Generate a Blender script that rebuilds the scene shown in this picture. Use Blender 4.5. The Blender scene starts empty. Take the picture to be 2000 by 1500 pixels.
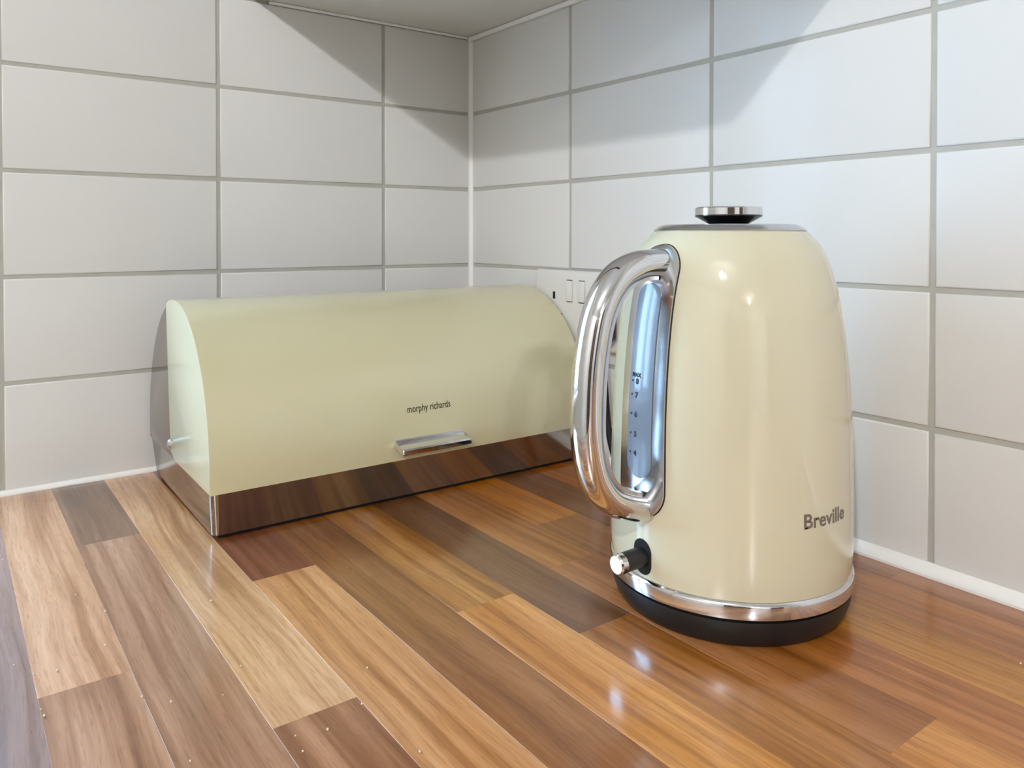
import bpy, bmesh, math, random
from mathutils import Vector, Matrix

# ------------------------------------------------------------------ scene frame
# x = distance from the right-hand tiled wall, y = distance from the left-hand tiled wall,
# z = height above the kitchen floor.  T = worktop height.
T = 0.90
CEIL = T + 1.53
ROOM_X, ROOM_Y = 3.3, 4.9
scene = bpy.context.scene
col = scene.collection
random.seed(7)

# ---- camera (phone photo with straightened verticals: level camera + vertical shift)
F_PX, CY = 1514.66, 479.594
YAW, PITCH = 0.934337, 0.0128605
fw = Vector((-math.cos(YAW) * math.cos(PITCH), -math.sin(YAW) * math.cos(PITCH), -math.sin(PITCH)))
right = Vector((-math.sin(YAW), math.cos(YAW), 0.0))
up = right.cross(fw).normalized()
cam_data = bpy.data.cameras.new("camera")
cam_data.sensor_fit = 'HORIZONTAL'
cam_data.sensor_width = 36.0
cam_data.lens = 36.0 * F_PX / 2000.0
cam_data.shift_y = (CY - 750.0) / 2000.0
cam_data.clip_start = 0.01
cam = bpy.data.objects.new("camera", cam_data)
col.objects.link(cam)
M = Matrix((right, up, -fw)).transposed().to_4x4()
M.translation = Vector((0.587536, 0.889261, T + 0.250248))
cam.matrix_world = M
scene.camera = cam

# ---- world: overcast daylight seen only through the kitchen window
world = bpy.data.worlds.new("world")
scene.world = world
world.use_nodes = True
bg = world.node_tree.nodes["Background"]
bg.inputs[0].default_value = (0.43, 0.70, 1.0, 1)
bg.inputs[1].default_value = 15.0
# window portal: guides sky light through the window opening
WIN = (0.552, 0.992, 0.035, 0.86)            # x0, x1, z0, z1 above worktop
pd = bpy.data.lights.new("window_portal", 'AREA')
pd.shape = 'RECTANGLE'; pd.size = WIN[1] - WIN[0]; pd.size_y = WIN[3] - WIN[2]
pd.cycles.is_portal = True
po = bpy.data.objects.new("window_portal", pd); col.objects.link(po)
po.location = ((WIN[0] + WIN[1]) / 2, -0.125, T + (WIN[2] + WIN[3]) / 2)
po.rotation_euler = (math.radians(90), 0, 0)      # shines towards +y (into the room)

LAMPS = [((1.92, 1.585, T + 1.455), 60.0, 0.028), ((1.90, 1.735, T + 1.455), 11.0, 0.028), ((2.04, 3.80, T + 1.455), 40.0, 0.030)]
LAMP_COL = (0.97, 0.98, 1.0)

scene.view_settings.view_transform = 'Standard'
scene.view_settings.look = 'None'
scene.view_settings.gamma = 1.0
scene.view_settings.use_curve_mapping = False
scene.view_settings.exposure = 0.23

# ------------------------------------------------------------------ helpers
def s2l(c):
    return tuple((x / 255 / 12.92) if x / 255 <= 0.04045 else ((x / 255 + 0.055) / 1.055) ** 2.4 for x in c)

def link(o, parent=None):
    col.objects.link(o)
    if parent is not None:
        o.parent = parent
    return o

def mesh_obj(name, bm, mat, parent=None, smooth=False, loc=None):
    bmesh.ops.recalc_face_normals(bm, faces=bm.faces[:])
    me = bpy.data.meshes.new(name)
    bm.to_mesh(me); bm.free()
    if mat: me.materials.append(mat)
    if smooth:
        me.polygons.foreach_set("use_smooth", [True] * len(me.polygons))
    o = bpy.data.objects.new(name, me)
    link(o, parent)
    if loc is not None: o.location = loc
    return o

def auto_smooth(o, ang=35):
    me = o.data
    me.polygons.foreach_set("use_smooth", [True] * len(me.polygons))
    bm = bmesh.new(); bm.from_mesh(me)
    for e in bm.edges:
        e.smooth = not (len(e.link_faces) == 2 and e.calc_face_angle(0) > math.radians(ang))
    bm.to_mesh(me); bm.free()
    return o

def tag(o, label, cat, group=None):
    o["label"] = label; o["category"] = cat
    if group: o["group"] = group
    return o

def struct(o):
    o["kind"] = "structure"; return o

def empty(name, loc, rz=0.0):
    o = bpy.data.objects.new(name, None)
    o.empty_display_size = 0.05
    link(o); o.location = loc; o.rotation_euler = (0, 0, rz)
    return o

def box(bm, x0, x1, y0, y1, z0, z1, bevel=0.0, seg=1):
    v = [bm.verts.new(p) for p in ((x0, y0, z0), (x1, y0, z0), (x1, y1, z0), (x0, y1, z0), (x0, y0, z1), (x1, y0, z1), (x1, y1, z1), (x0, y1, z1))]
    fs = [bm.faces.new([v[i] for i in q]) for q in ((0, 3, 2, 1), (4, 5, 6, 7), (0, 1, 5, 4), (1, 2, 6, 5), (2, 3, 7, 6), (3, 0, 4, 7))]
    if bevel > 0:
        es = list({e for f in fs for e in f.edges})
        bmesh.ops.bevel(bm, geom=es, offset=bevel, segments=seg, profile=0.5, affect='EDGES')
    return bm

def lathe(prof, n=96):
    """closed surface of revolution from (r, z) points, bottom to top"""
    bm = bmesh.new()
    rings = []
    for r, z in prof:
        if r < 1e-6: rings.append([bm.verts.new((0, 0, z))])
        else: rings.append([bm.verts.new((r * math.cos(2 * math.pi * i / n), r * math.sin(2 * math.pi * i / n), z)) for i in range(n)])
    for a, b in zip(rings, rings[1:]):
        for i in range(n):
            j = (i + 1) % n
            if len(a) == 1 and len(b) == 1: continue
            if len(a) == 1: bm.faces.new((a[0], b[i], b[j]))
            elif len(b) == 1: bm.faces.new((a[i], a[j], b[0]))
            else: bm.faces.new((a[i], a[j], b[j], b[i]))
    if len(rings[0]) > 1: bm.faces.new(rings[0])
    if len(rings[-1]) > 1: bm.faces.new(rings[-1])
    return bm

def catmull(pts, n=8, closed=False):
    out = []
    P = [Vector(p) for p in pts]
    m = len(P)
    for i in range(m - 1):
        p0 = P[i - 1] if i > 0 else P[0] * 2 - P[1]
        p1, p2 = P[i], P[i + 1]
        p3 = P[i + 2] if i + 2 < m else P[-1] * 2 - P[-2]
        for k in range(n):
            t = k / n
            out.append(0.5 * ((2 * p1) + (p2 - p0) * t + (2 * p0 - 5 * p1 + 4 * p2 - p3) * t * t + (3 * p1 - p0 - 3 * p2 + p3) * t ** 3))
    out.append(P[-1])
    return out

def sweep(path, section, side=None):
    """sweep a closed 2-D section (a across, b along side normal) on a path of Vectors; side = fixed binormal"""
    bm = bmesh.new()
    rings = []
    prev_n = None
    for i, p in enumerate(path):
        t = (path[min(i + 1, len(path) - 1)] - path[max(i - 1, 0)]).normalized()
        if side is not None:
            b = side
            nrm = t.cross(b).normalized()
        else:
            if prev_n is None:
                a = Vector((0, 0, 1)) if abs(t.z) < 0.9 else Vector((1, 0, 0))
                nrm = t.cross(a).normalized()
            else:
                nrm = (prev_n - t * prev_n.dot(t)).normalized()
            b = t.cross(nrm)
            prev_n = nrm
        sec = section(i / (len(path) - 1)) if callable(section) else section
        rings.append([bm.verts.new(p + nrm * q[0] + b * q[1]) for q in sec])
    n = len(rings[0])
    for a, b in zip(rings, rings[1:]):
        for i in range(n):
            j = (i + 1) % n
            bm.faces.new((a[i], a[j], b[j], b[i]))
    bm.faces.new(rings[0]); bm.faces.new(rings[-1])
    return bm

def ellipse(a, b, n=24):
    return [(a * math.cos(2 * math.pi * i / n), b * math.sin(2 * math.pi * i / n)) for i in range(n)]

# ------------------------------------------------------------------ materials
def new_mat(name):
    m = bpy.data.materials.new(name)
    m.use_nodes = True
    nt = m.node_tree
    return m, nt, nt.nodes["Principled BSDF"]

def simple(name, rgb, rough=0.5, metal=0.0, spec=0.5, coat=0.0, crough=0.04, cior=1.5, srgb=True, noise=0.0, nscale=40, bump=0.0, bscale=60, rvar=0.0):
    m, nt, b = new_mat(name)
    c = s2l(rgb) if srgb else rgb
    b.inputs["Base Color"].default_value = (*c, 1)
    b.inputs["Roughness"].default_value = rough
    b.inputs["Metallic"].default_value = metal
    b.inputs["Specular IOR Level"].default_value = spec
    b.inputs["Coat Weight"].default_value = coat
    b.inputs["Coat Roughness"].default_value = crough
    b.inputs["Coat IOR"].default_value = cior
    if noise or bump or rvar:
        tc = nt.nodes.new("ShaderNodeTexCoord")
        nz = nt.nodes.new("ShaderNodeTexNoise"); nz.inputs["Scale"].default_value = nscale; nz.inputs["Detail"].default_value = 4
        nt.links.new(tc.outputs["Object"], nz.inputs["Vector"])
        if noise:
            mx = nt.nodes.new("ShaderNodeMix"); mx.data_type = 'RGBA'
            mx.inputs[6].default_value = (*[x * (1 - noise) for x in c], 1)
            mx.inputs[7].default_value = (*[min(1, x * (1 + noise)) for x in c], 1)
            nt.links.new(nz.outputs["Fac"], mx.inputs[0]); nt.links.new(mx.outputs[2], b.inputs["Base Color"])
        if rvar:
            mr = nt.nodes.new("ShaderNodeMapRange"); mr.inputs[3].default_value = max(0.02, rough - rvar); mr.inputs[4].default_value = rough + rvar
            nt.links.new(nz.outputs["Fac"], mr.inputs[0]); nt.links.new(mr.outputs[0], b.inputs["Roughness"])
        if bump:
            n2 = nt.nodes.new("ShaderNodeTexNoise"); n2.inputs["Scale"].default_value = bscale; n2.inputs["Detail"].default_value = 2
            nt.links.new(tc.outputs["Object"], n2.inputs["Vector"])
            bp = nt.nodes.new("ShaderNodeBump"); bp.inputs["Strength"].default_value = bump; bp.inputs["Distance"].default_value = 0.002
            nt.links.new(n2.outputs["Fac"], bp.inputs["Height"]); nt.links.new(bp.outputs[0], b.inputs["Normal"])
    return m

m_tile = simple("white_glazed_tile", (226, 225, 222), rough=0.14, spec=0.07, noise=0.015, nscale=9, bump=0.10, bscale=22)
m_grout = simple("grey_grout", (184, 182, 173), rough=0.9, noise=0.10, nscale=60)
m_seal = simple("white_sealant", (250, 249, 246), rough=0.45)
m_plaster = simple("white_plaster", (238, 237, 233), rough=0.8, noise=0.02)
m_ceiling = simple("ceiling_paint", (238, 236, 230), rough=0.85)
m_floor = simple("grey_floor_vinyl", (186, 182, 176), rough=0.5, noise=0.08)
m_cab = simple("cabinet_white_melamine", (222, 221, 216), rough=0.5)
m_cabdark = simple("cabinet_door_brown_edge", (92, 74, 62), rough=0.5, noise=0.1)
m_upvc = simple("white_window_plastic", (238, 240, 242), rough=0.3)
m_cream = simple("cream_enamel", (218, 212, 184), rough=0.05, spec=0.5, coat=0.5)
m_bincream = simple("cream_satin_paint", (216, 209, 170), rough=0.30, spec=0.5, coat=1.0, crough=0.18, cior=1.7)
m_chrome = simple("polished_chrome", (225, 225, 228), rough=0.05, metal=1.0)
m_satin = simple("satin_chrome", (205, 205, 208), rough=0.16, metal=1.0)
m_steel = simple("polished_steel", (158, 152, 147), rough=0.12, metal=1.0, rvar=0.03, nscale=25)
m_black = simple("black_plastic", (24, 24, 26), rough=0.42, noise=0.1)
m_blackgloss = simple("black_gloss_plastic", (14, 14, 15), rough=0.2)
m_rubber = simple("black_rubber", (18, 18, 18), rough=0.7)
m_print = simple("grey_print", (128, 118, 108), rough=0.35, metal=0.3)
m_darkprint = simple("dark_print", (44, 46, 38), rough=0.4)
m_mark = simple("navy_mark_print", (14, 20, 40), rough=0.5)
m_socket = simple("white_socket_plastic", (228, 226, 222), rough=0.3)
m_crumb = simple("pale_crumb", (236, 222, 196), rough=0.8)

def gauge_mat():
    m, nt, b = new_mat("frosted_gauge_plastic")
    b.inputs["Base Color"].default_value = (*s2l((118, 130, 146)), 1)
    b.inputs["Roughness"].default_value = 0.22
    b.inputs["Subsurface Weight"].default_value = 0.15
    b.inputs["Subsurface Radius"].default_value = (0.004, 0.004, 0.005)
    b.inputs["Coat Weight"].default_value = 0.5
    return m
m_gauge = gauge_mat()

def glass_mat():
    m, nt, b = new_mat("clear_window_glass")
    nt.nodes.remove(b)
    out = nt.nodes["Material Output"]
    tr = nt.nodes.new("ShaderNodeBsdfTransparent"); gl = nt.nodes.new("ShaderNodeBsdfGlossy"); gl.inputs["Roughness"].default_value = 0.02
    lw = nt.nodes.new("ShaderNodeLayerWeight"); lw.inputs[0].default_value = 0.5
    pw = nt.nodes.new("ShaderNodeMath"); pw.operation = 'POWER'; pw.inputs[1].default_value = 4.0
    nt.links.new(lw.outputs["Facing"], pw.inputs[0])
    fr = nt.nodes.new("ShaderNodeMapRange"); fr.inputs[3].default_value = 0.03; fr.inputs[4].default_value = 0.6
    nt.links.new(pw.outputs[0], fr.inputs[0])
    mx = nt.nodes.new("ShaderNodeMixShader")
    nt.links.new(fr.outputs[0], mx.inputs[0]); nt.links.new(tr.outputs[0], mx.inputs[1]); nt.links.new(gl.outputs[0], mx.inputs[2])
    nt.links.new(mx.outputs[0], out.inputs[0])
    return m
m_glass = glass_mat()

def wood_mat():
    """oiled hardwood stave: tone from the object's colour, streakiness from its alpha, grain along y"""
    m, nt, b = new_mat("butcher_block_stave")
    N, L = nt.nodes, nt.links
    tc = N.new("ShaderNodeTexCoord"); oi = N.new("ShaderNodeObjectInfo")
    rnd = N.new("ShaderNodeMath"); rnd.operation = 'MULTIPLY'; rnd.inputs[1].default_value = 37.0
    L.new(oi.outputs["Random"], rnd.inputs[0])
    add = N.new("ShaderNodeVectorMath"); add.operation = 'ADD'
    L.new(tc.outputs["Object"], add.inputs[0]); L.new(rnd.outputs[0], add.inputs[1])
    # gentle warp so grain lines wander and form cathedral figures
    wz = N.new("ShaderNodeTexNoise"); wz.inputs["Scale"].default_value = 7; wz.inputs["Detail"].default_value = 1
    wm = N.new("ShaderNodeMapping"); wm.inputs["Scale"].default_value = (1.0, 0.55, 1.0)
    L.new(add.outputs[0], wm.inputs["Vector"]); L.new(wm.outputs[0], wz.inputs["Vector"])
    ws = N.new("ShaderNodeVectorMath"); ws.operation = 'SCALE'; ws.inputs[3].default_value = 0.024
    L.new(wz.outputs["Color"], ws.inputs[0])
    add2 = N.new("ShaderNodeVectorMath"); add2.operation = 'ADD'
    L.new(add.outputs[0], add2.inputs[0]); L.new(ws.outputs[0], add2.inputs[1])
    def stretched(scale, detail, sx, sy, rough=0.55):
        mp = N.new("ShaderNodeMapping"); mp.inputs["Scale"].default_value = (sx, sy, 1.0)
        L.new(add2.outputs[0], mp.inputs["Vector"])
        nz = N.new("ShaderNodeTexNoise"); nz.inputs["Scale"].default_value = scale; nz.inputs["Detail"].default_value = detail; nz.inputs["Roughness"].default_value = rough
        L.new(mp.outputs[0], nz.inputs["Vector"])
        return nz.outputs["Fac"]
    broad = stretched(1.0, 3, 55, 2.6)
    fine = stretched(1.0, 4, 420, 14, 0.6)
    line = stretched(1.0, 2, 150, 3.2)
    pore = stretched(1.0, 2, 900, 60, 0.5)
    def rng(src, a, bb, lo, hi):
        r = N.new("ShaderNodeMapRange"); r.inputs[1].default_value = a; r.inputs[2].default_value = bb; r.inputs[3].default_value = lo; r.inputs[4].default_value = hi
        L.new(src, r.inputs[0]); return r.outputs[0]
    def math_(op, a, c):
        x = N.new("ShaderNodeMath"); x.operation = op
        for i, s in enumerate((a, c)):
            if isinstance(s, (int, float)): x.inputs[i].default_value = s
            else: L.new(s, x.inputs[i])
        return x.outputs[0]
    streak = rng(broad, 0.34, 0.68, -0.5, 0.5)                      # broad tone bands
    amp = math_('MULTIPLY', streak, oi.outputs["Alpha"])
    f1 = math_('ADD', 1.0, amp)
    f2 = rng(fine, 0.3, 0.7, 0.84, 1.14)
    f3 = rng(line, 0.33, 0.52, 0.66, 1.03)                           # thin dark growth lines
    f4 = rng(pore, 0.32, 0.46, 0.78, 1.0)
    val = math_('MULTIPLY', math_('MULTIPLY', f1, f2), math_('MULTIPLY', f3, f4))
    # dark bands turn red-brown, pale ones stay creamy: absorb blue and green faster than red
    cmb = N.new("ShaderNodeCombineXYZ")
    L.new(math_('POWER', val, 0.85), cmb.inputs[0]); L.new(math_('POWER', val, 1.12), cmb.inputs[1]); L.new(math_('POWER', val, 1.4), cmb.inputs[2])
    mul = N.new("ShaderNodeVectorMath"); mul.operation = 'MULTIPLY'
    L.new(oi.outputs["Color"], mul.inputs[0]); L.new(cmb.outputs[0], mul.inputs[1])
    # warm/cool drift along the bands
    hs = N.new("ShaderNodeHueSaturation")
    L.new(mul.outputs[0], hs.inputs["Color"])
    L.new(rng(broad, 0.3, 0.7, 1.12, 1.06), hs.inputs["Saturation"])
    L.new(hs.outputs[0], b.inputs["Base Color"])
    L.new(rng(fine, 0.3, 0.7, 0.34, 0.27), b.inputs["Roughness"])
    b.inputs["Specular IOR Level"].default_value = 0.5
    b.inputs["Coat Weight"].default_value = 0.75; b.inputs["Coat Roughness"].default_value = 0.14
    bp = N.new("ShaderNodeBump"); bp.inputs["Strength"].default_value = 0.06; bp.inputs["Distance"].default_value = 0.001
    L.new(fine, bp.inputs["Height"]); L.new(bp.outputs[0], b.inputs["Normal"])
    return m
m_wood = wood_mat()
m_core = simple("worktop_core_brown", (120, 84, 60), rough=0.5, noise=0.1)

# ------------------------------------------------------------------ room shell
GW = 0.0042                      # joint width
TP_X, TP_Z = 0.203693, 0.103     # tile pitch
H0 = 0.416155                    # a horizontal joint above the worktop
L0, R0 = 0.132628, 0.206916      # first vertical joints from the corner
REC = 0.0013                     # joint recess
WT = 0.12                        # wall thickness

bm = bmesh.new()
box(bm, -WT, ROOM_X + WT, -WT, ROOM_Y + WT, -0.1, 0.0)
floor = struct(mesh_obj("floor", bm, m_floor))
bm = bmesh.new()
box(bm, -WT, ROOM_X + WT, -WT, ROOM_Y + WT, CEIL, CEIL + 0.1)
ceiling = struct(mesh_obj("ceiling", bm, m_ceiling))
# left-hand wall (behind the bread bin) with the window opening beyond the frame
bm = bmesh.new()
wx0, wx1, wz0, wz1 = WIN[0], WIN[1], T + WIN[2], T + WIN[3]
box(bm, -WT, wx0, -WT, -REC, 0.0, CEIL)
box(bm, wx1, ROOM_X + WT, -WT, -REC, 0.0, CEIL)
box(bm, wx0, wx1, -WT, -REC, 0.0, wz0)
box(bm, wx0, wx1, -WT, -REC, wz1, CEIL)
wall_left = struct(mesh_obj("wall_left", bm, m_grout))
bm = bmesh.new()
box(bm, -WT, -REC, -REC, ROOM_Y + WT, 0.0, CEIL)
wall_right = struct(mesh_obj("wall_right", bm, m_grout))
bm = bmesh.new()
box(bm, 0, ROOM_X + WT, ROOM_Y, ROOM_Y + WT, 0.0, CEIL)
wall_back = struct(mesh_obj("wall_back", bm, m_plaster))
bm = bmesh.new()
box(bm, ROOM_X, ROOM_X + WT, 0, ROOM_Y, 0.0, CEIL)
wall_far = struct(mesh_obj("wall_far", bm, m_plaster))

def tile_mesh(w, h, d=0.006):
    """flat glazed tile with a soft pillowed edge; face towards +z of its local frame"""
    bm = bmesh.new()
    e = 0.0016
    lv = [(0, -d), (0, -0.0009), (e * 0.35, -0.00025), (e, 0)]
    rings = []
    for ins, z in lv:
        rings.append([bm.verts.new(p) for p in ((-w / 2 + ins, -h / 2 + ins, z), (w / 2 - ins, -h / 2 + ins, z), (w / 2 - ins, h / 2 - ins, z), (-w / 2 + ins, h / 2 - ins, z))])
    for a, b in zip(rings, rings[1:]):
        for i in range(4): bm.faces.new((a[i], a[(i + 1) % 4], b[(i + 1) % 4], b[i]))
    bm.faces.new(rings[-1]); bm.faces.new(rings[0][::-1])
    bmesh.ops.recalc_face_normals(bm, faces=bm.faces[:])
    me = bpy.data.meshes.new("wall_tile")
    bm.to_mesh(me); bm.free()
    me.materials.append(m_tile)
    me.polygons.foreach_set("use_smooth", [True] * len(me.polygons))
    return me
_tm = {}
def add_tile(wall, axis, a0, a1, z0, z1):
    key = (round(a1 - a0, 4), round(z1 - z0, 4))
    if key not in _tm: _tm[key] = tile_mesh(*key)
    o = bpy.data.objects.new("wall_tile", _tm[key])
    link(o, wall)
    j = lambda s: random.uniform(-s, s)
    if axis == 'x':      # on the left-hand wall, facing +y
        o.location = ((a0 + a1) / 2, j(0.00015), T + (z0 + z1) / 2)
        o.rotation_euler = (math.radians(90) + j(0.0015), 0, math.radians(180) + j(0.001))
    else:                # on the right-hand wall, facing +x
        o.location = (j(0.00015), (a0 + a1) / 2, T + (z0 + z1) / 2)
        o.rotation_euler = (math.radians(90) + j(0.0015), 0, math.radians(90) + j(0.001))
rows = [0.002] + [H0 + k * TP_Z for k in (-3, -2, -1, 0, 1, 2)]
def spans(first, last):
    xs = [0.0] + [first + k * TP_X for k in range(40)]
    out = []
    for a, b in zip(xs, xs[1:]):
        if a >= last - 0.01: break
        out.append((a, min(b, last)))
    return out
g = GW / 2
for axis, wall, first, last in (('x', wall_left, L0, WIN[0]), ('y', wall_right, R0, 1.42)):
    for i, (a, b) in enumerate(spans(first, last)):
        for k in range(len(rows) - 1):
            z0, z1 = rows[k], rows[k + 1]
            zz0 = z0 if k == 0 else z0 + g
            aa0 = a + (0.0022 if i == 0 else g)
            add_tile(wall, axis, aa0, b - g, zz0, z1 - g)

# sealant lines: corner, worktop joints, under the wall cabinet
def bead(name, p0, p1, n0, n1, w):
    """quarter-round sealant fillet between two planes (n0, n1 point away from the planes)"""
    bm = bmesh.new()
    p0, p1, n0, n1 = map(Vector, (p0, p1, n0, n1))
    rings = []
    for p in (p0, p1):
        pts = [p - n0 * 0.0012 - n1 * 0.0012, p + n1 * w - n0 * 0.0012]
        for k in range(6):
            a = math.radians(90 * k / 5)
            pts.append(p + n1 * (w * (1 - 0.78 * math.sin(a))) + n0 * (w * (1 - 0.78 * math.cos(a)) - w * 0.22 * (1 - k / 5)))
        pts.append(p + n0 * w - n1 * 0.0012)
        rings.append([bm.verts.new(q) for q in pts])
    n = len(rings[0])
    for i in range(n): bm.faces.new((rings[0][i], rings[0][(i + 1) % n], rings[1][(i + 1) % n], rings[1][i]))
    bm.faces.new(rings[0]); bm.faces.new(rings[1])
    return auto_smooth(mesh_obj(name, bm, m_seal), 50)
struct(bead("trim_1", (0, 0, T), (0, 0, T + 0.55), (1, 0, 0), (0, 1, 0), 0.0042))
struct(bead("trim_2", (0, 0, T), (WIN[0], 0, T), (0, 1, 0), (0, 0, 1), 0.0045))
struct(bead("trim_3", (0, 0, T), (0, 1.40, T), (1, 0, 0), (0, 0, 1), 0.0085))

# window on the left-hand wall, beyond the left edge of the photograph
win = struct(empty("window_1", ((wx0 + wx1) / 2, -0.085, wz0)))
hw, hh = (wx1 - wx0) / 2, wz1 - wz0
bm = bmesh.new()
for a in ((-hw, -hw + 0.04, 0, hh), (hw - 0.04, hw, 0, hh), (-hw, hw, 0, 0.04), (-hw, hw, hh - 0.04, hh), (-0.02, 0.02, 0, hh)):
    box(bm, a[0], a[1], -0.03, 0.03, a[2], a[3], 0.003)
mesh_obj("window_frame", bm, m_upvc, win)
for s in (-1, 1):
    bm = bmesh.new()
    x0, x1 = sorted((s * 0.02, s * (hw - 0.04)))
    box(bm, x0, x1, -0.003, 0.003, 0.04, hh - 0.04)
    mesh_obj("window_pane", bm, m_glass, win)
bm = bmesh.new()
box(bm, -hw, hw, 0.03, 0.085, -0.0, 0.018, 0.003)
mesh_obj("window_sill", bm, m_upvc, win)

# ------------------------------------------------------------------ ceiling lamps (out of frame, they light the scene)
def ceiling_lamp(pts, label):
    c = sum((Vector(p[0]) for p in pts), Vector()) / len(pts)
    root = empty("ceiling_spotlight", (c.x, c.y, CEIL))
    tag(root, label, "ceiling light", "ceiling spotlights")
    bm = lathe([(0.0, -0.022), (0.050, -0.022), (0.055, -0.017), (0.055, 0.0), (0, 0)], 32)
    auto_smooth(mesh_obj("ceiling_rose", bm, m_satin, root))
    for (p, power, rad) in pts:
        q = Vector(p) - Vector((c.x, c.y, CEIL))
        bm = sweep([Vector((0, 0, -0.012)), Vector((q.x * 0.6, q.y * 0.6, -0.018)), Vector((q.x, q.y, -0.03))], ellipse(0.006, 0.006, 10))
        mesh_obj("arm", bm, m_satin, root, True)
        bm = lathe([(0.012, 0.045), (0.022, 0.042), (0.040, 0.002), (0.038, 0.002), (0.020, 0.038), (0.0, 0.040)], 32)
        auto_smooth(mesh_obj("lamp_shade", bm, m_satin, root, loc=(q.x, q.y, q.z + 0.012)))
        ld = bpy.data.lights.new("bulb", 'POINT')
        ld.energy = power; ld.color = LAMP_COL; ld.shadow_soft_size = rad
        lo = bpy.data.objects.new("bulb", ld); link(lo, root); lo.location = (q.x, q.y, q.z - 0.02)
ceiling_lamp(LAMPS[:2], "satin ceiling spotlight with two heads, nearer the tiled corner")
ceiling_lamp(LAMPS[2:], "satin ceiling spotlight with one head, deeper in the room")

# ------------------------------------------------------------------ wall cabinet over the corner
CB = 0.5205
cab = empty("wall_cabinet", (0.0, 0.0, T + CB))
tag(cab, "white wall cabinet above the tiled corner, seen from below", "cabinet")
bm = bmesh.new(); box(bm, 0.001, 0.280, 0.001, 0.612, 0.016, 0.72, 0.001)
mesh_obj("body", bm, m_cab, cab)
bm = bmesh.new(); box(bm, 0.001, 0.280, 0.001, 0.614, 0.0, 0.016, 0.0006)
mesh_obj("bottom_panel", bm, m_cab, cab)
bm = bmesh.new(); box(bm, 0.2815, 0.300, 0.001, 0.615, 0.0, 0.72, 0.0015)
door = mesh_obj("door", bm, m_cabdark, cab)
bm = bmesh.new(); box(bm, 0.300, 0.322, 0.555, 0.567, 0.06, 0.20, 0.003, 2)
mesh_obj("handle", bm, m_satin, door)
bm = bmesh.new(); box(bm, 0.0003, 0.0065, 0.0003, 0.612, -0.0058, -0.0002, 0.0015, 2)
mesh_obj("wall_strip", bm, m_seal, cab)
bm = bmesh.new(); box(bm, 0.0070, 0.280, 0.0003, 0.0035, -0.0035, -0.0002, 0.001, 2)
mesh_obj("wall_strip", bm, m_seal, cab)

# ------------------------------------------------------------------ worktop of hardwood staves
W_END, W_FRONT, W_THK = 1.80, 0.605, 0.038
top = empty("worktop", (0, 0, T - W_THK))
tag(top, "butcher-block kitchen worktop of mixed light and dark wood staves", "worktop")
bm = bmesh.new(); box(bm, 0.0015, W_FRONT - 0.004, 0.0015, W_END, 0.0, W_THK - 0.006, 0.0)
mesh_obj("core", bm, m_core, top)
E_U = [0.605, 0.5466, 0.5002, 0.4533, 0.4070, 0.3592, 0.3128, 0.2658, 0.2200, 0.1728, 0.1262, 0.0795, 0.0330, 0.0015]
K = 1.05
# per strip: list of (end of stave along the wall, photo colour, streak)
STRIPS = [
    [(0.30, (150, 118, 108), .35), (0.78, (140, 108, 96), .5)],
    [(0.4025, (208, 160, 126), .28), (0.90, (158, 112, 82), 1.25)],
    [(0.182, (128, 92, 68), .4), (0.83, (170, 126, 98), .45)],
    [(0.5033, (210, 164, 124), .35), (0.98, (152, 104, 74), 1.25)],
    [(0.329, (140, 88, 64), .25), (0.88, (208, 154, 110), .28)],
    [(0.72, (154, 104, 66), .75)],
    [(0.456, (176, 122, 72), .8), (0.93, (208, 146, 90), .4)],
    [(0.525, (120, 80, 52), .45), (0.99, (172, 116, 72), .35)],
    [(0.44, (172, 114, 66), .4), (0.6993, (166, 110, 70), .6), (1.05, (212, 150, 96), .3)],
    [(0.365, (196, 128, 68), .3), (0.55, (154, 100, 58), .4), (0.94, (174, 112, 66), .45)],
    [(0.48, (128, 82, 50), .5), (0.98, (192, 134, 70), .5)],
    [(0.31, (176, 108, 56), .35), (0.86, (178, 116, 64), .5)],
    [(0.60, (160, 104, 62), .4), (1.1, (168, 108, 62), .45)],
]
_palette = [(206, 152, 106), (150, 106, 70), (128, 86, 60), (190, 132, 80), (172, 122, 92)]
def stave(x0, x1, y0, y1, rgb, streak):
    bm = bmesh.new()
    box(bm, -(x1 - x0) / 2, (x1 - x0) / 2, -(y1 - y0) / 2, (y1 - y0) / 2, -0.006, 0.0)
    es = [e for e in bm.edges if all(v.co.z > -1e-6 for v in e.verts)]
    bmesh.ops.bevel(bm, geom=es, offset=0.00008, segments=1, affect='EDGES')
    o = mesh_obj("stave", bm, m_wood, top, loc=((x0 + x1) / 2, (y0 + y1) / 2, W_THK))
    o.color = (*[c / K for c in s2l(rgb)], streak)
    return o
for k, strip in enumerate(STRIPS):
    x1, x0 = E_U[k], E_U[k + 1]
    y = 0.0015
    for (ye, rgb, st) in strip:
        stave(x0, x1, y, ye, rgb, st); y = ye
    while y < W_END - 0.02:
        ye = min(W_END, y + random.uniform(0.32, 0.55))
        if W_END - ye < 0.1: ye = W_END
        stave(x0, x1, y, ye, random.choice(_palette), random.uniform(.3, .7)); y = ye
bm = bmesh.new(); box(bm, W_FRONT - 0.004, W_FRONT + 0.001, 0.0015, W_END, 0.0, W_THK - 0.0008, 0.0018, 2)
mesh_obj("front_edge", bm, m_core, top)

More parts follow.
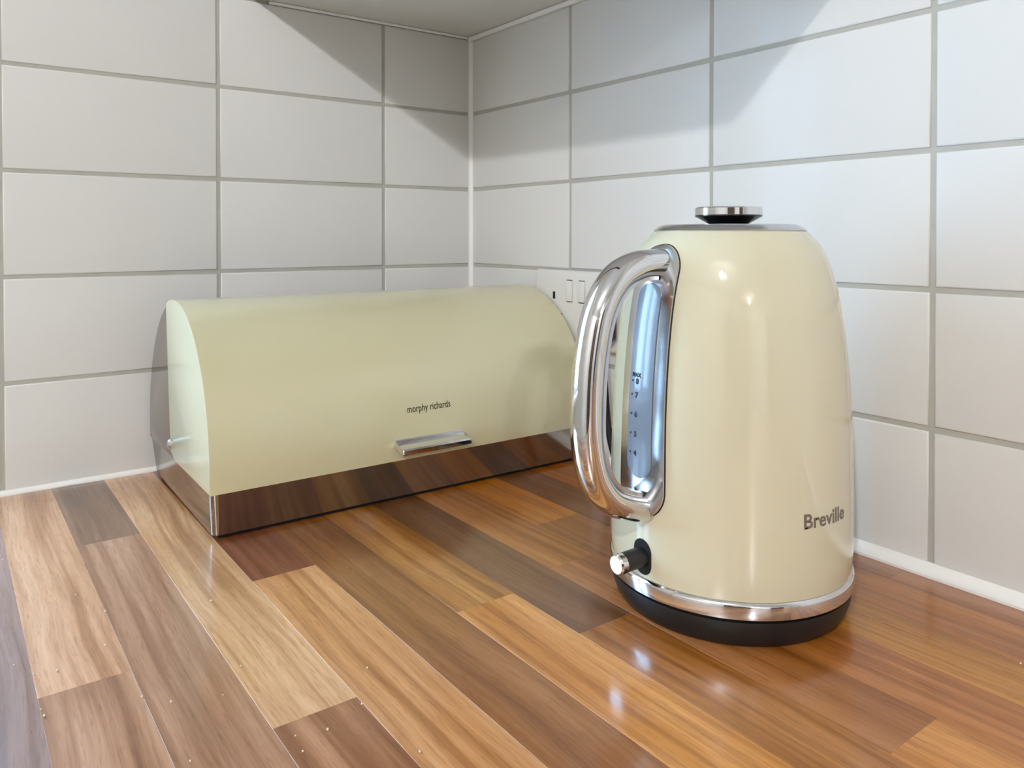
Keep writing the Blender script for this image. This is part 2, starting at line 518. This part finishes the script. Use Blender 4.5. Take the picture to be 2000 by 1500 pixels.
# base cabinet carrying the worktop (below the frame)
basec = empty("base_cabinet", (0, 0, 0))
tag(basec, "white base cabinet under the wooden worktop", "cabinet")
bm = bmesh.new(); box(bm, 0.002, 0.545, 0.002, W_END - 0.01, 0.12, T - W_THK, 0.001)
mesh_obj("body", bm, m_cab, basec)
bm = bmesh.new(); box(bm, 0.002, 0.50, 0.002, W_END - 0.03, 0.0, 0.12)
mesh_obj("plinth", bm, m_cabdark, basec)
for i in range(3):
    y0 = 0.004 + i * 0.595
    bm = bmesh.new(); box(bm, 0.5455, 0.564, y0, y0 + 0.591, 0.125, T - W_THK - 0.008, 0.0015)
    d = mesh_obj("door", bm, m_cab, basec)
    bm = bmesh.new(); box(bm, 0.564, 0.588, y0 + 0.52, y0 + 0.532, T - 0.25, T - 0.10, 0.003, 2)
    mesh_obj("handle", bm, m_satin, d)

# unseen brown units and door, added behind the camera for dark chrome reflections
m_reflection = simple("reflection_unit_brown", (84, 66, 54), rough=0.45, noise=0.12)
tall = empty("reflection_cabinet", (ROOM_X, 0, 0))
tag(tall, "unseen tall dark brown cabinet added on the opposite wall for chrome reflections", "cabinet")
bm = bmesh.new(); box(bm, -0.60, -0.002, 2.75, 4.55, 0.10, 2.15, 0.002)
mesh_obj("body", bm, m_reflection, tall)
bm = bmesh.new(); box(bm, -0.55, -0.002, 2.77, 4.53, 0.0, 0.10)
mesh_obj("plinth", bm, m_cabdark, tall)
for i in range(3):
    y0 = 2.753 + i * 0.599
    bm = bmesh.new(); box(bm, -0.62, -0.601, y0, y0 + 0.594, 0.11, 2.14, 0.002)
    d = mesh_obj("door", bm, m_reflection, tall)
    bm = bmesh.new(); box(bm, -0.645, -0.62, y0 + 0.53, y0 + 0.542, 1.0, 1.2, 0.003, 2)
    mesh_obj("handle", bm, m_satin, d)
bm = bmesh.new(); box(bm, 0.45, 1.35, ROOM_Y - 0.045, ROOM_Y - 0.001, 0.001, 2.05, 0.004)
dr = struct(mesh_obj("reflection_door_1", bm, m_reflection))  # dark door slab added out of view to darken what the chrome mirrors
bm = lathe([(0, 0), (0.010, 0), (0.010, 0.04), (0.024, 0.045), (0.026, 0.06), (0, 0.066)], 24)
o = auto_smooth(mesh_obj("reflection_door_knob", bm, m_satin, dr, loc=(0.54, ROOM_Y - 0.045, 1.0)))
o.rotation_euler = (math.radians(90), 0, 0)

# ------------------------------------------------------------------ text that hugs a surface
def text_bm(body, height, width=None, bold=0.0, sub=0.0012, spacing=1.0):
    cu = bpy.data.curves.new("lettering", 'FONT')
    cu.body = body; cu.size = 1.0; cu.offset = bold; cu.resolution_u = 4; cu.space_character = spacing
    cu.align_x = 'LEFT'
    ob = bpy.data.objects.new("lettering", cu)
    col.objects.link(ob)
    bpy.context.view_layer.update()
    dg = bpy.context.evaluated_depsgraph_get()
    me = bpy.data.meshes.new_from_object(ob.evaluated_get(dg))
    bm = bmesh.new(); bm.from_mesh(me)
    bpy.data.objects.remove(ob); bpy.data.curves.remove(cu); bpy.data.meshes.remove(me)
    xs = [v.co.x for v in bm.verts]; x0, x1 = min(xs), max(xs)
    sy = height / 0.70
    sx = (width / (x1 - x0)) if width else sy
    for v in bm.verts:
        v.co.x = (v.co.x - x0) * sx; v.co.y *= sy; v.co.z = 0
    return bm, (x1 - x0) * sx

# ------------------------------------------------------------------ bread bin
BA, BB, BZ = 0.1205, 0.135, 0.0555       # dome half-depth, dome height, centre height
BHW = 0.2005                             # half length
binr = empty("bread_bin", (0.2125, 0.1285, T), -0.0115)
tag(binr, "cream dome-shaped bread bin with steel base against the left tiled wall", "bread bin")
def dome(z, a=BA, b=BB):
    return a * math.sqrt(max(0.0, 1 - ((z - BZ) / b) ** 2))
def prism(outline, x0, x1, bevel=0.0, seg=2):
    bm = bmesh.new()
    A = [bm.verts.new((x0, y, z)) for y, z in outline]; Bv = [bm.verts.new((x1, y, z)) for y, z in outline]
    n = len(A)
    for i in range(n): bm.faces.new((A[i], A[(i + 1) % n], Bv[(i + 1) % n], Bv[i]))
    fa = bm.faces.new(A[::-1]); fb = bm.faces.new(Bv)
    if bevel:
        bmesh.ops.bevel(bm, geom=list(fa.edges) + list(fb.edges), offset=bevel, segments=seg, affect='EDGES', profile=0.5)
    return bm
LB = 0.0405                              # lower lip of the lid
arc = []
N_ARC = 40
a_front = math.asin((LB - BZ) / BB); a_back = math.radians(90 + 17)
for i in range(N_ARC + 1):
    a = a_front + (a_back - a_front) * i / N_ARC
    arc.append((BA * math.cos(a), BZ + BB * math.sin(a)))
lid_outline = arc + [(-0.018, 0.046), (0.0, LB)]
bm = prism(lid_outline, -BHW, BHW, 0.0011)
lid = auto_smooth(mesh_obj("lid", bm, m_bincream, binr), 40)
lid["label"] = "cream painted roll-up lid"
back = []
for i in range(N_ARC + 1):
    a = math.radians(80) + (math.pi + 0.13 - math.radians(80)) * i / N_ARC
    back.append(((BA - 0.0015) * math.cos(a), BZ + (BB - 0.0015) * math.sin(a)))
back += [(-0.1180, 0.0400), (0.02, 0.0400)]
bm = prism(back, -BHW + 0.0015, BHW - 0.0015, 0.0008)
auto_smooth(mesh_obj("body", bm, m_steel, binr), 40)["label"] = "polished steel rear body"
# flared base
bm = bmesh.new()
rings = []
for z, hx, y0, y1 in ((0.004, 0.1955, -0.1085, 0.1105), (0.0400, 0.1985, -0.1185, 0.1165)):
    r = 0.006; pts = []
    for cx, cy, a0 in ((hx - r, y1 - r, 0), (-hx + r, y1 - r, 90), (-hx + r, y0 + r, 180), (hx - r, y0 + r, 270)):
        for k in range(5):
            a = math.radians(a0 + 90 * k / 4); pts.append((cx + r * math.cos(a), cy + r * math.sin(a), z))
    rings.append([bm.verts.new(p) for p in pts])
n = len(rings[0])
for i in range(n): bm.faces.new((rings[0][i], rings[0][(i + 1) % n], rings[1][(i + 1) % n], rings[1][i]))
bm.faces.new(rings[0]); bm.faces.new(rings[1])
base = auto_smooth(mesh_obj("base", bm, m_steel, binr), 40)
base["label"] = "polished steel base tray"
bm = bmesh.new(); box(bm, -0.190, 0.190, -0.107, 0.105, 0.0, 0.0045)
mesh_obj("foot_strip", bm, m_rubber, binr)
for s in (-1, 1):
    bm = lathe([(0.0, 0.0), (0.0052, 0.0), (0.0052, 0.0012), (0.0038, 0.0026), (0.0, 0.0030)], 24)
    o = auto_smooth(mesh_obj("pivot_screw", bm, m_satin, binr, loc=(s * BHW, -0.0165, 0.0535)))
    o.rotation_euler = (0, s * math.pi / 2, 0)
# pull lip on the lid: root follows the dome, front edge drops a little
PX0, PX1 = -0.0390, 0.0355
bm = bmesh.new()
prof_lip = [(dome(0.0605) - 0.002, 0.0612), (0.1225, 0.0592), (0.1262, 0.0563), (0.1385, 0.0549), (0.1405, 0.0538), (0.1405, 0.0504), (0.1392, 0.0494), (0.1290, 0.0510), (dome(0.056) - 0.002, 0.0540)]
bm = prism(prof_lip, PX0, PX1, 0.0016, 3)
for v in bm.verts:                      # rounded front corners in plan
    if v.co.y > 0.1375:
        for sx, ex in ((-1, PX0), (1, PX1)):
            if abs(v.co.x - ex) < 0.004: v.co.y -= 0.0022
auto_smooth(mesh_obj("pull_handle", bm, m_chrome, lid), 18)["label"] = "small chrome pull lip"
bm, w = text_bm("morphy richards", 0.0066, 0.0470, bold=0.006)
cx = -0.0030
for v in bm.verts:
    x, y = v.co.x, v.co.y
    z = 0.0835 + y
    d_ = dome(z) + 0.00025
    v.co = (-(x - w / 2) + cx, d_, z)
mesh_obj("lettering", bm, m_darkprint, lid)

# ------------------------------------------------------------------ kettle
KX, KY, KROT = 0.1432, 0.5428, math.radians(-3.55)
kb = empty("kettle_stand", (KX, KY, T), KROT)
tag(kb, "round black power base with flex under the cream kettle", "kettle base")
bm = lathe([(0, 0.0), (0.070, 0.0), (0.0752, 0.0008), (0.0775, 0.004), (0.0797, 0.010), (0.0806, 0.0150), (0.0806, 0.0172), (0.0780, 0.0178), (0, 0.0178)], 112)
auto_smooth(mesh_obj("base_plate", bm, m_black, kb), 40)

ket = empty("kettle", (KX, KY, T + 0.0178), KROT)
tag(ket, "cream enamelled electric kettle with chrome handle, lid and rim", "kettle")
ZK = 0.0178
prof_raw = [(0.0803, 0.0298), (0.0811, 0.040), (0.0813, 0.060), (0.0811, 0.085), (0.0803, 0.1245), (0.0791, 0.150), (0.0769, 0.176), (0.0740, 0.198), (0.0704, 0.2165), (0.0662, 0.2310), (0.0625, 0.2400), (0.0580, 0.2468), (0.0530, 0.2520), (0.0508, 0.2535)]
prof = [(p.x, p.y) for p in (catmull([(r, z, 0) for r, z in prof_raw], 6))]
def kr(z):
    if z <= prof[0][1]: return prof[0][0]
    for (r0, z0), (r1, z1) in zip(prof, prof[1:]):
        if z0 <= z <= z1: return r0 + (r1 - r0) * (z - z0) / max(1e-9, z1 - z0)
    return prof[-1][0]
def kl(p):  # lower the authored heights to the kettle's own origin
    return [(r, z - ZK) for r, z in p]
bm = lathe(kl([(0.0, 0.030), (0.0795, 0.0298)] + prof + [(0.0, 0.2535)]), 128)
body = auto_smooth(mesh_obj("body", bm, m_cream, ket), 50)
body["label"] = "cream enamel kettle body"
bm = lathe(kl([(0, 0.0186), (0.0806, 0.0186), (0.0819, 0.0196), (0.0821, 0.0268), (0.0815, 0.0286), (0.0803, 0.0296), (0, 0.0296)]), 128)
auto_smooth(mesh_obj("bottom_rim", bm, m_chrome, ket), 40)["label"] = "chrome bottom rim"
bm = lathe(kl([(0, 0.0178), (0.0795, 0.0178), (0.0795, 0.0187), (0, 0.0187)]), 96)
mesh_obj("seal_ring", bm, m_rubber, ket)
lidk_p = [(0, 0.2530), (0.0508, 0.2530), (0.0517, 0.2537), (0.0512, 0.2543), (0.0472, 0.2570), (0.0445, 0.2579), (0.0, 0.2583)]
lidk = auto_smooth(mesh_obj("lid", lathe(kl(lidk_p), 112), m_satin, ket), 25)
lidk["label"] = "chrome lid"
bm = lathe(kl([(0, 0.2580), (0.0130, 0.2580), (0.0150, 0.2592), (0.0214, 0.2628), (0.0229, 0.2636), (0.0229, 0.2642), (0, 0.2642)]), 64)
auto_smooth(mesh_obj("knob_stem", bm, m_blackgloss, lidk), 35)
bm = lathe(kl([(0, 0.2641), (0.0226, 0.2641), (0.0230, 0.2646), (0.0230, 0.2692), (0.0224, 0.2699), (0.0205, 0.2702), (0.0, 0.2698)]), 64)
auto_smooth(mesh_obj("knob_cap", bm, m_chrome, lidk), 30)["label"] = "chrome lid knob"

def patch(t_n, s_n, zfun, half, off, edge, phi0=0.0):
    """a raised patch hugging the kettle body: t along height, s across; half(t) = half width in metres"""
    bm = bmesh.new()
    G = []
    ts = [0.5 - 0.5 * math.cos(math.pi * i / t_n) for i in range(t_n + 1)]
    for t in ts:
        row = []
        z = zfun(t)
        h = max(half(t), 1e-5)
        for k in range(s_n + 1):
            s = -1 + 2 * k / s_n
            r = kr(z)
            phi = phi0 + s * h / r
            rr = r + off
            row.append(bm.verts.new((rr * math.cos(phi), rr * math.sin(phi), z - ZK)))
        G.append(row)
    for a, b in zip(G, G[1:]):
        for k in range(s_n): bm.faces.new((a[k], a[k + 1], b[k + 1], b[k]))
    # skirt down into the body
    border = [v for v in G[0]] + [r[-1] for r in G[1:-1]] + G[-1][::-1] + [r[0] for r in G[-2:0:-1]]
    sk = []
    for v in border:
        d = Vector((v.co.x, v.co.y, 0)).normalized()
        sk.append(bm.verts.new(v.co - d * (off + edge)))
    n = len(border)
    for i in range(n):
        j = (i + 1) % n
        try: bm.faces.new((border[i], border[j], sk[j], sk[i]))
        except ValueError: pass
    bmesh.ops.remove_doubles(bm, verts=bm.verts[:], dist=2e-5)
    return bm
def stadium(z0, z1, w0, w1):
    def zf(t): return z0 + (z1 - z0) * t
    def hf(t):
        w = w0 + (w1 - w0) * t
        z = zf(t); e = 1.0
        if z - z0 < w: e = math.sqrt(max(0, 1 - ((w - (z - z0)) / w) ** 2))
        elif z1 - z < w: e = math.sqrt(max(0, 1 - ((w - (z1 - z)) / w) ** 2))
        return w * e
    return zf, hf
# dark gasket line, chrome back plate, recessed water gauge
zf, hf = stadium(0.0689, 0.2449, 0.0201, 0.0182)
mesh_obj("plate_gasket", patch(48, 14, zf, hf, 0.0006, 0.002), m_black, ket, True)
zf, hf = stadium(0.0693, 0.2446, 0.0197, 0.0178)
plate = auto_smooth(mesh_obj("handle_plate", patch(56, 18, zf, hf, 0.0026, 0.003), m_satin, ket), 45)
plate["label"] = "chrome plate behind the handle"
zf, hf = stadium(0.0945, 0.2195, 0.0108, 0.0098)
gauge = auto_smooth(mesh_obj("water_gauge", patch(40, 12, zf, hf, 0.0032, 0.003), m_gauge, ket), 45)
gauge["label"] = "frosted grey water level window"
def on_body(bm, phi_c, zc, w, off):
    for v in bm.verts:
        x, y = v.co.x - w / 2, v.co.y
        z = zc + y; r = kr(z)
        phi = phi_c + x / r
        v.co = ((r + off) * math.cos(phi), (r + off) * math.sin(phi), z - ZK)
    return bm
for txt, zc, hgt, dphi in (("MAX", 0.1588, 0.0026, -0.045), ("8", 0.1543, 0.0034, -0.035), ("7", 0.1455, 0.0034, -0.035), ("6", 0.1330, 0.0034, -0.035), ("5", 0.1204, 0.0034, -0.035), ("4", 0.1081, 0.0034, -0.035)):
    bm, w = text_bm(txt, hgt, bold=0.05)
    mesh_obj("scale_mark", on_body(bm, dphi, zc, w, 0.0034), m_mark, gauge)
    if txt != "MAX":
        bm = bmesh.new(); bmesh.ops.create_circle(bm, cap_ends=True, segments=12, radius=0.0008)
        for v in bm.verts: v.co.x += 0.0008; v.co.y += hgt / 2
        mesh_obj("scale_dot", on_body(bm, dphi - 0.055, zc, 0.0016, 0.0034), m_mark, gauge)
# handle loop
hp = [(0.0600, 0.2310), (0.0720, 0.2320), (0.0868, 0.2306), (0.1030, 0.2228), (0.1160, 0.2045), (0.1232, 0.1760), (0.1257, 0.1467), (0.1252, 0.1214), (0.1195, 0.0995), (0.1070, 0.0845), (0.0880, 0.0768), (0.0770, 0.0752)]
path = [Vector((p.x, 0, p.y - ZK)) for p in catmull([(a, b, 0) for a, b in hp], 8)]
def hsec(t):
    e = max(0.0, 1 - min(t, 1 - t) / 0.14)
    a, b = 0.0094 + 0.0012 * e * e, 0.0106 + 0.0020 * e * e
    out = []
    for i in range(32):
        an = 2 * math.pi * i / 32
        c, s = math.cos(an), math.sin(an)
        f = 2 / 2.2
        out.append((a * math.copysign(abs(c) ** f, c), b * math.copysign(abs(s) ** f, s)))
    return out
handle = auto_smooth(mesh_obj("handle", sweep(path, hsec, Vector((0, 1, 0))), m_chrome, ket), 50)
handle["label"] = "polished chrome loop handle"
# brushed strip let into the inside of the handle
ctr = Vector((0.075, 0, 0.155 - ZK))
inner = []
for i, p in enumerate(path[8:-8]):
    j = i + 8
    t = (path[j + 1] - path[j - 1]).normalized()
    nrm = t.cross(Vector((0, 1, 0))).normalized()
    if (ctr - p).dot(nrm) < 0: nrm = -nrm
    inner.append(p + nrm * 0.0089)
strip_sec = [(-0.0012, -0.0064), (0.0012, -0.0064), (0.0012, 0.0064), (-0.0012, 0.0064)]
mesh_obj("handle_strip", sweep(inner, strip_sec, Vector((0, 1, 0))), m_satin, handle)
# switch slot and lever
zf, hf = stadium(0.0318, 0.0548, 0.0078, 0.0078)
mesh_obj("switch_slot", patch(24, 10, zf, hf, 0.0004, 0.002, math.radians(1.0)), m_rubber, ket, True)
lev = [Vector((0.070, 0.0012, 0.0438 - ZK)), Vector((0.0985, 0.0012, 0.0428 - ZK))]
lever = auto_smooth(mesh_obj("switch_lever", sweep(lev, ellipse(0.0064, 0.0062, 28)), m_black, ket), 40)
cap = [Vector((0.0980, 0.0012, 0.0428 - ZK)), Vector((0.1020, 0.0012, 0.0427 - ZK)), Vector((0.1032, 0.0012, 0.0427 - ZK))]
capo = sweep(cap, lambda t: ellipse(0.0067 * (1 if t < 0.9 else 0.84), 0.0065 * (1 if t < 0.9 else 0.84), 28))
auto_smooth(mesh_obj("lever_cap", capo, m_chrome, lever), 40)["label"] = "chrome lever tip"
# small pouring spout on the far side
bm = bmesh.new()
sp = []
for z, ext, hwid in ((0.205, 0.001, 0.006), (0.225, 0.006, 0.012), (0.243, 0.013, 0.016), (0.2505, 0.016, 0.017)):
    ring = []
    for k in range(9):
        s = -1 + k / 4
        r = kr(z) - 0.004 + (ext + 0.004) * (1 - s * s)
        ph = math.pi + s * hwid / kr(z)
        ring.append(bm.verts.new((r * math.cos(ph), r * math.sin(ph), z - ZK)))
    sp.append(ring)
for a, b in zip(sp, sp[1:]):
    for k in range(8): bm.faces.new((a[k], a[k + 1], b[k + 1], b[k]))
bm.faces.new(sp[-1])
mesh_obj("spout", bm, m_cream, ket, True)
# brand name, grey print on the body
bm, w = text_bm("Breville", 0.0087, 0.0378, bold=0.02)
phi_c = math.radians(37.95 + 46.6) - KROT
mesh_obj("lettering", on_body(bm, phi_c, 0.0733, w, 0.0002), m_print, body)

# ------------------------------------------------------------------ socket, plug and flex
S0, S1, SZ0, SZ1 = 0.1555, 0.3015, 0.1243, 0.2103
sock = empty("wall_socket", (0.0, (S0 + S1) / 2, T + (SZ0 + SZ1) / 2))
tag(sock, "white double wall socket on the right tiled wall behind the kettle", "socket")
bm = bmesh.new(); box(bm, 0.0002, 0.0098, -0.073, 0.073, -0.043, 0.043, 0.0028, 3)
auto_smooth(mesh_obj("face_plate", bm, m_socket, sock), 50)
for s in (-1, 1):
    yc = s * 0.0382
    for nm, dy, z, hw_, hh_ in (("earth_slot", 0, 0.0135, 0.0021, 0.0042), ("pin_slot", -0.0111, -0.0090, 0.0034, 0.0022), ("pin_slot", 0.0111, -0.0090, 0.0034, 0.0022)):
        bm = bmesh.new(); box(bm, 0.0090, 0.0100, yc + dy - hw_, yc + dy + hw_, z - hh_, z + hh_)
        mesh_obj(nm, bm, m_rubber, sock)
    bm = bmesh.new(); box(bm, 0.0092, 0.00995, s * 0.0105 - 0.0048, s * 0.0105 + 0.0048, 0.0070, 0.0325)
    sur = mesh_obj("switch_surround", bm, m_black, sock)
    bm = bmesh.new(); box(bm, 0.0092, 0.0122, s * 0.0105 - 0.0057, s * 0.0105 + 0.0057, 0.0079, 0.0317, 0.0012, 2)
    auto_smooth(mesh_obj("rocker_switch", bm, m_socket, sock), 50)
# plug and flex belong to the kettle base
inv = Matrix.Rotation(-KROT, 4, 'Z') @ Matrix.Translation(Vector((-KX, -KY, 0)))
bm = bmesh.new(); box(bm, 0.0125, 0.028, 0.2690, 0.2985, 0.138, 0.186, 0.005, 3)
bm.transform(inv)
auto_smooth(mesh_obj("plug", bm, m_black, kb), 50)
cpts = [(0.022, 0.2830, 0.142), (0.021, 0.2850, 0.118), (0.017, 0.2850, 0.080), (0.018, 0.2930, 0.036), (0.026, 0.318, 0.0075), (0.042, 0.360, 0.0042), (0.070, 0.420, 0.0042), (0.095, 0.458, 0.0050), (0.104, 0.472, 0.0068)]
cp = [inv @ Vector(p) for p in catmull(cpts, 8)]
mesh_obj("flex", sweep(cp, ellipse(0.0036, 0.0036, 12)), m_rubber, kb, True)

# ------------------------------------------------------------------ crumbs scattered on the worktop
cr = random.Random(11)
def crumb(x, y, s):
    bm = bmesh.new()
    bmesh.ops.create_icosphere(bm, subdivisions=1, radius=s)
    for v in bm.verts: v.co *= cr.uniform(0.75, 1.2)
    zmin = min(v.co.z for v in bm.verts)
    o = mesh_obj("crumb", bm, m_crumb, None, loc=(x, y, T - zmin))
    return o

CRUMBS = [(0.5499, 0.1776), (0.5381, 0.208), (0.525, 0.2765), (0.508, 0.3643), (0.5347, 0.3784), (0.5459, 0.3747), (0.5543, 0.3567), (0.5461, 0.4154), (0.5454, 0.4229), (0.5009, 0.4347), (0.4651, 0.4588), (0.4934, 0.5043), (0.4894, 0.4495), (0.4398, 0.3431), (0.3904, 0.4817), (0.4312, 0.5208), (0.4461, 0.5158), (0.4477, 0.5294), (0.408, 0.5113), (0.5128, 0.278), (0.0818, 0.7043), (0.4485, 0.4362), (0.4022, 0.5635), (0.5006, 0.3162)]
for x, y in CRUMBS:
    o = crumb(x, y, cr.uniform(0.0004, 0.0008))
    tag(o, "tiny pale bread crumb lying on the wooden worktop", "crumb", "crumbs on the worktop")
